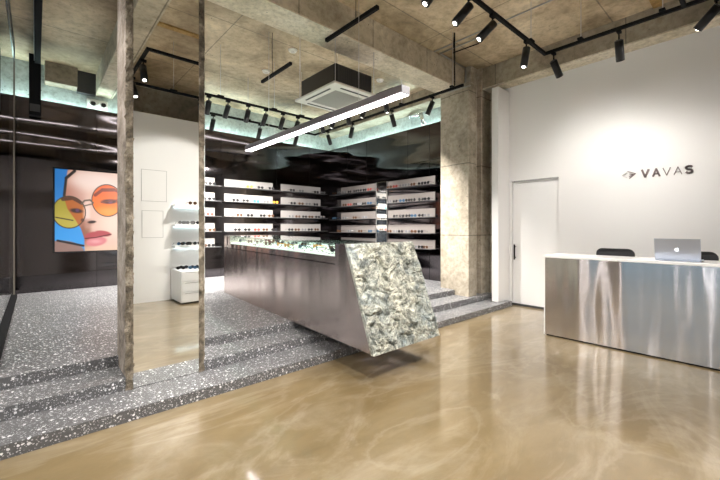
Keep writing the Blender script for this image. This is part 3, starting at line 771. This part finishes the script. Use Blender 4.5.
q.build('body_rib', 'dark', ac)
MB().box(2.896, 2.93, 3.722, 3.76, 3.235, 3.49).build('corner_bracket', 'blacksheen', ac)
for x, y in ((2.89, 3.72), (3.58, 3.72), (2.89, 4.56), (3.58, 4.56)):
    top = 3.862 if y < 4.05 else HC
    MB().tube((x, y, 3.236), (x, y, top), .005, 6).build('hanging_rod', 'alu', ac)
MB().tube((3.45, 4.54, 3.38), (3.45, 4.75, 3.38), .03, 10).build('drain_pipe', 'acwhite', ac)
# discs, pipes
for k, (x, y) in enumerate(((3.12, 5.14), (3.17, 6.15), (5.02, 5.04))):
    o = MB().tube((x, y, HC-.03), (x, y, HC), .06, 20, .075).build('smoke_detector', 'downlight')
    tag(o, 'round white ceiling disc ' + ('beside the air conditioner, nearer one' if k == 0 else 'above the platform tracks, farther one' if k == 1 else 'beyond the pendant lamp, near the right wall'), 'smoke detector')
    MB().tube((x, y, HC-.045), (x, y, HC-.03), .03, 14).build('sensor', 'acwhite', o)
def pipe(label, pts, r=.012, m='galv'):
    o = MB().path([Vector(p) for p in pts], r, 8).build('conduit_pipe', m); tag(o, label, 'pipe'); return o
o = pipe('thin conduit running down the ceiling, round the beam end to the column', [(5.0, 2.93, HC-.016), (4.98, 3.60, HC-.016), (5.78, 3.625, HC-.016), (5.78, 3.625, 3.89), (5.56, 3.40, 3.80), (5.53, 3.80, 3.80)])
o = pipe('short black conduit dropping from the ceiling to the track end by the column', [(5.16, 3.0, HC-.014), (5.12, 3.45, HC-.014), (4.62, 3.08, HC-.014), (4.62, 3.08, 3.46)], .009, 'black')
o = pipe('long thin conduit along the ceiling over the open floor', [(4.86, 3.63, HC-.012), (4.88, .4, HC-.012)], .010, 'grey_line')
o = MB().path([Vector((6.49, 5.45, 3.92)), Vector((6.35, 5.4, 3.90)), Vector((6.33, 5.1, 3.88)), Vector((6.35, 5.0, 3.62))], .05, 12).build('metal_duct', 'bright_alu')
tag(o, 'crumpled silver duct elbow above the right black cladding', 'duct')

# ------------------------------------------------------------------ reception desk
rd = empty('reception_desk', (5.05, .6, 0), 'brushed stainless reception desk with white top before the white wall', 'reception desk')
MB().box(4.82, 4.835, -.75, 1.88, .018, .985, .001).build('front_panel', 'desk_steel', rd)
MB().box(4.80, 5.32, -.75, 1.90, .985, 1.014, .003).build('countertop', 'white_gloss', rd)
MB().box(4.822, 5.30, 1.88, 1.895, .018, .985, .001).build('side_panel', 'white_gloss', rd)
MB().box(4.822, 5.30, -.75, -.735, .018, .985, .001).build('side_panel', 'white_gloss', rd)
MB().box(4.84, 5.28, -.73, 1.87, 0, .02).build('kick_plate', 'black', rd)
MB().box(5.0, 5.28, -.6, 1.86, .70, .725).build('work_shelf', 'white_gloss', rd)
lp = empty('laptop', (4.95, .62, 1.014), 'open silver laptop standing with its lid toward the room on the reception desk', 'laptop')
MB().box(4.93, 5.17, .44, .80, 1.0145, 1.028, .004).build('base', 'laptop', lp)
q = MB(); zl0, zl1 = 1.026, 1.245; xa, xb = 4.925, 4.865
q.hexa([(xa, .44, zl0), (xa+.010, .44, zl0), (xa+.010, .80, zl0), (xa, .80, zl0), (xb, .44, zl1), (xb+.008, .44, zl1), (xb+.008, .80, zl1), (xb, .80, zl1)])
lid = q.build('lid', 'laptop', lp)
q = MB(); cz = 1.133; cx = xa+(xb-xa)*(cz-zl0)/(zl1-zl0)-.0012
pts = []
for i in range(24):
    t = 2*PI*i/24; rr_ = .019
    yy, zz = math.cos(t)*rr_, math.sin(t)*rr_
    zz *= .98
    if zz > .012 and abs(yy) < .006: zz -= .003
    pts.append((yy, zz))
bite = (-.021, .003, .009)
pp = []
for yy, zz in pts:
    d_ = math.hypot(yy-bite[0], zz-bite[1])
    if d_ < bite[2]: yy = bite[0]+bite[2]*.95; 
    pp.append((yy, zz))
vs = [q.bm.verts.new((cx+(xb-xa)*(zz)/(zl1-zl0), .62+yy, cz+zz)) for yy, zz in pp]; q.bm.faces.new(vs)
lf = [(.0, .021), (-.004, .026), (-.009, .029), (-.006, .023)]
q.bm.faces.new([q.bm.verts.new((cx+(xb-xa)*(zz)/(zl1-zl0), .62+yy, cz+zz)) for yy, zz in lf])
q.build('lid_emblem', 'logo', lid)
MB().hexa([(xa+.0105, .452, zl0+.01), (xa+.0115, .452, zl0+.01), (xa+.0115, .788, zl0+.01), (xa+.0105, .788, zl0+.01), (xb+.009, .452, zl1-.01), (xb+.010, .452, zl1-.01), (xb+.010, .788, zl1-.01), (xb+.009, .788, zl1-.01)]).build('screen', 'blacksheen', lid)
def chair(yc, label, xc=5.62):
    e = empty('office_chair', (xc, yc, 0), label, 'chair', 'dark chairs behind the reception desk')
    b_ = MB(); n_ = 12; w_, z0, z1, r_ = .205, .62, 1.095, .07
    out = []
    for cx_, cz_, a0 in ((w_-r_, z1-r_, 0), (-w_+r_, z1-r_, PI/2), (-w_+r_, z0+r_, PI), (w_-r_, z0+r_, 1.5*PI)):
        for i in range(6):
            t = a0+i*PI/10; out.append((cx_+math.cos(t)*r_, cz_+math.sin(t)*r_))
    fa = [b_.bm.verts.new((xc-.12-.10*(z-.6)*.4+.08*(y/.2)**2*.3, yc+y, z)) for y, z in out]
    fb = [b_.bm.verts.new((xc-.12-.10*(z-.6)*.4+.08*(y/.2)**2*.3+.035, yc+y, z)) for y, z in out]
    b_.bm.faces.new(fa); b_.bm.faces.new(fb[::-1])
    for i in range(len(out)): b_.bm.faces.new((fa[i], fa[(i+1) % len(out)], fb[(i+1) % len(out)], fb[i]))
    b_.build('backrest', 'chair', e)
    MB().box(xc-.08, xc+.34, yc-.21, yc+.21, .44, .50, .02).build('seat', 'chair', e)
    MB().path([Vector((xc+.05, yc, .45)), Vector((xc-.13, yc, .46)), Vector((xc-.115, yc, .70))], .018, 10).build('back_support', 'black', e)
    MB().tube((xc+.13, yc, .08), (xc+.13, yc, .44), .025, 14).build('gas_column', 'alu', e)
    for i in range(5):
        t = 2*PI*i/5; px, py = xc+.13+.26*math.cos(t), yc+.26*math.sin(t)
        l = MB().tube((xc+.13, yc, .10), (px, py, .075), .018, 8, .012).build('leg', 'black', e)
        MB().tube((px, py-.012, .03), (px, py+.012, .03), .029, 14).tube((px, py, .03), (px, py, .08), .006, 6).build('caster', 'black', l)
    return e
chair(1.30, 'dark chair with rounded back behind the desk, left of the laptop')
chair(.56, 'dark chair behind the desk, mostly hidden by the silver laptop')

# ------------------------------------------------------------------ wall sign
sg = empty('wall_sign', (6.33, 1.0, 2.06), 'dark lettering reading VAVAS with arrow emblem on the white wall', 'sign')
def stroke(mb, pts, w, close=False):
    # pts: (y, z) in world, drawn on the wall plane with thickness
    x0, x1 = 6.314, 6.3295
    for (a, b_) in zip(pts, pts[1:]):
        A, Bv = Vector(a), Vector(b_); d = (Bv-A).normalized(); n_ = Vector((-d.y, d.x))*w/2; A = A-d*w*.25; Bv = Bv+d*w*.25
        q = [A-n_, Bv-n_, Bv+n_, A+n_]
        mb.hexa([(x0, p.x, p.y) for p in q]+[(x1, p.x, p.y) for p in q])
def V(yc, w, z0, z1, s): m_ = MB(); stroke(m_, [(yc+w/2, z1), (yc, z0)], s); stroke(m_, [(yc, z0), (yc-w/2, z1)], s); return m_
def A_(yc, w, z0, z1, s): m_ = MB(); stroke(m_, [(yc+w/2, z0), (yc, z1)], s); stroke(m_, [(yc, z1), (yc-w/2, z0)], s); stroke(m_, [(yc+w*.27, z0+(z1-z0)*.32), (yc-w*.27, z0+(z1-z0)*.32)], s*.8); return m_
z0, z1 = 2.065, 2.165
V(1.135, .072, z0, z1, .022).build('letter_v', 'signgrey', sg)
A_(1.015, .072, z0, z1, .020).build('letter_a', 'signgrey', sg)
V(.905, .076, z0, z1, .008).build('letter_v', 'signgrey', sg)
A_(.79, .078, z0, z1, .008).build('letter_a', 'signgrey', sg)
m_ = MB(); pts = []
yc, hw, zm = .68, .030, (z0+z1)/2
for i in range(8): t = math.radians(25+i*245/7); pts.append((yc-math.cos(t)*hw, zm+.025+math.sin(t)*.022))
for i in range(8): t = math.radians(90-i*245/7); pts.append((yc-math.cos(t)*hw, zm-.022+math.sin(t)*.024))
stroke(m_, pts, .024); m_.build('letter_s', 'signgrey', sg)
m_ = MB()
stroke(m_, [(1.335, 2.165), (1.245, 2.125)], .009); stroke(m_, [(1.245, 2.125), (1.315, 2.065)], .009); stroke(m_, [(1.31, 2.125), (1.27, 2.118)], .010); stroke(m_, [(1.275, 2.115), (1.315, 2.09)], .009)
m_.build('arrow_emblem', 'signgrey', sg)
m_ = MB(); stroke(m_, [(1.40, 2.112), (1.35, 2.15)], .004); stroke(m_, [(1.40, 2.112), (1.345, 2.075)], .004); stroke(m_, [(1.38, 2.115), (1.34, 2.14)], .004)
m_.build('emblem_outline', 'signlight', sg)

# ------------------------------------------------------------------ furniture seen in the mirror
du = empty('drawer_unit', (2.3, -.56, 0), 'white three-drawer cabinet against the white wall, seen in the mirror', 'cabinet')
MB().box(1.92, 2.70, -.88, -.24, .03, .585, .003).build('body', 'white_shelf', du)
MB().box(1.95, 2.68, -.86, -.27, 0, .03).build('plinth', 'dark', du)
for z in (.035, .22, .405):
    dw = MB().box(1.935, 2.685, -.243, -.226, z+.004, z+.168, .002).build('drawer', 'white_shelf', du)
    MB().box(1.99, 2.63, -.2262, -.2235, z+.154, z+.160).build('pull_groove', 'grey_line', dw)
for k, z in enumerate((1.80, 1.425, 1.03)):
    e = empty('wall_shelf', (2.35, -.76, z-.045), '%s white wall shelf with cool light, seen in the mirror' % ('highest', 'middle', 'lowest')[k], 'shelf', 'white shelves seen in the mirror')
    MB().box(1.93, 2.78, -.889, -.64, z-.04, z, .004).build('shelf_board', 'white_shelf', e)
    MB().box(1.97, 2.74, -.87, -.855, z-.046, z-.0405).build('light_strip', 'led_cool', e)
gl = {1.80: [(2.25, -.74)], 1.425: [(2.06, -.72), (2.13, -.80), (2.19, -.70), (2.29, -.74)], 1.03: [(2.03, -.74), (2.10, -.68), (2.17, -.80), (2.24, -.70), (2.33, -.78)],
      .585: [(2.02, -.62), (2.10, -.74), (2.19, -.55), (2.27, -.68), (2.33, -.45)]}
nm = {1.80: 'highest white shelf', 1.425: 'middle white shelf', 1.03: 'lowest white shelf', .585: 'white drawer cabinet'}
rr = random.Random(11)
for z, L in gl.items():
    for k, (x, y) in enumerate(L):
        c = rr.choice((B_, B_, U_, G_)) if z < 1.7 else R_
        place_glasses(x, y, z, PI+rr.uniform(-.3, .3), c, '%s sunglasses, %s from left on the %s in the mirror' % (cname[c], ordn[k], nm[z]), 'sunglasses reflected in the pillar mirror', 1.18, parts=True)

for k, y in enumerate((1.21, 3.36)):  # unseen tubes added to give the desk steel its bright vertical streaks
    o = MB().tube((XL+.12, y, .12), (XL+.12, y, 3.3), .022, 12).build('added_light_tube', 'tube')
    tag(o, 'added vertical light tube standing at the shop window, ' + ('between the window frames' if k == 0 else 'on the concrete pier'), 'light tube', 'added vertical light tubes at the window')
    MB().tube((XL+.12, y, 0), (XL+.12, y, .12), .05, 14).build('base', 'black', o)
    MB().tube((XL+.12, y, 3.3), (XL+.12, y, 3.36), .03, 14).box(XL-.06, XL+.12, y-.02, y+.02, 3.31, 3.35).build('bracket', 'black', o)
# ------------------------------------------------------------------ clean up helper properties
for o in bpy.data.objects:
    if '_abs' in o: del o['_abs']

# ------------------------------------------------------------------ light and camera
wd = bpy.data.worlds.new('World'); bpy.context.scene.world = wd; wd.use_nodes = True
bg = wd.node_tree.nodes['Background']; bg.inputs[0].default_value = (.58, .78, 1, 1); bg.inputs[1].default_value = .62
cam = bpy.data.cameras.new('camera'); co = bpy.data.objects.new('camera', cam); C.objects.link(co)
cam.sensor_width = 36; cam.lens = 363.9/720*36; cam.shift_y = -(240-228.5)/720
cam.clip_start = .05
co.location = (0, 0, 1.35); co.rotation_euler = (PI/2, 0, .8424-PI/2)
sc = bpy.context.scene; sc.camera = co
sc.view_settings.view_transform = 'Standard'; sc.view_settings.look = 'None'; sc.view_settings.gamma = 1; sc.view_settings.exposure = .68
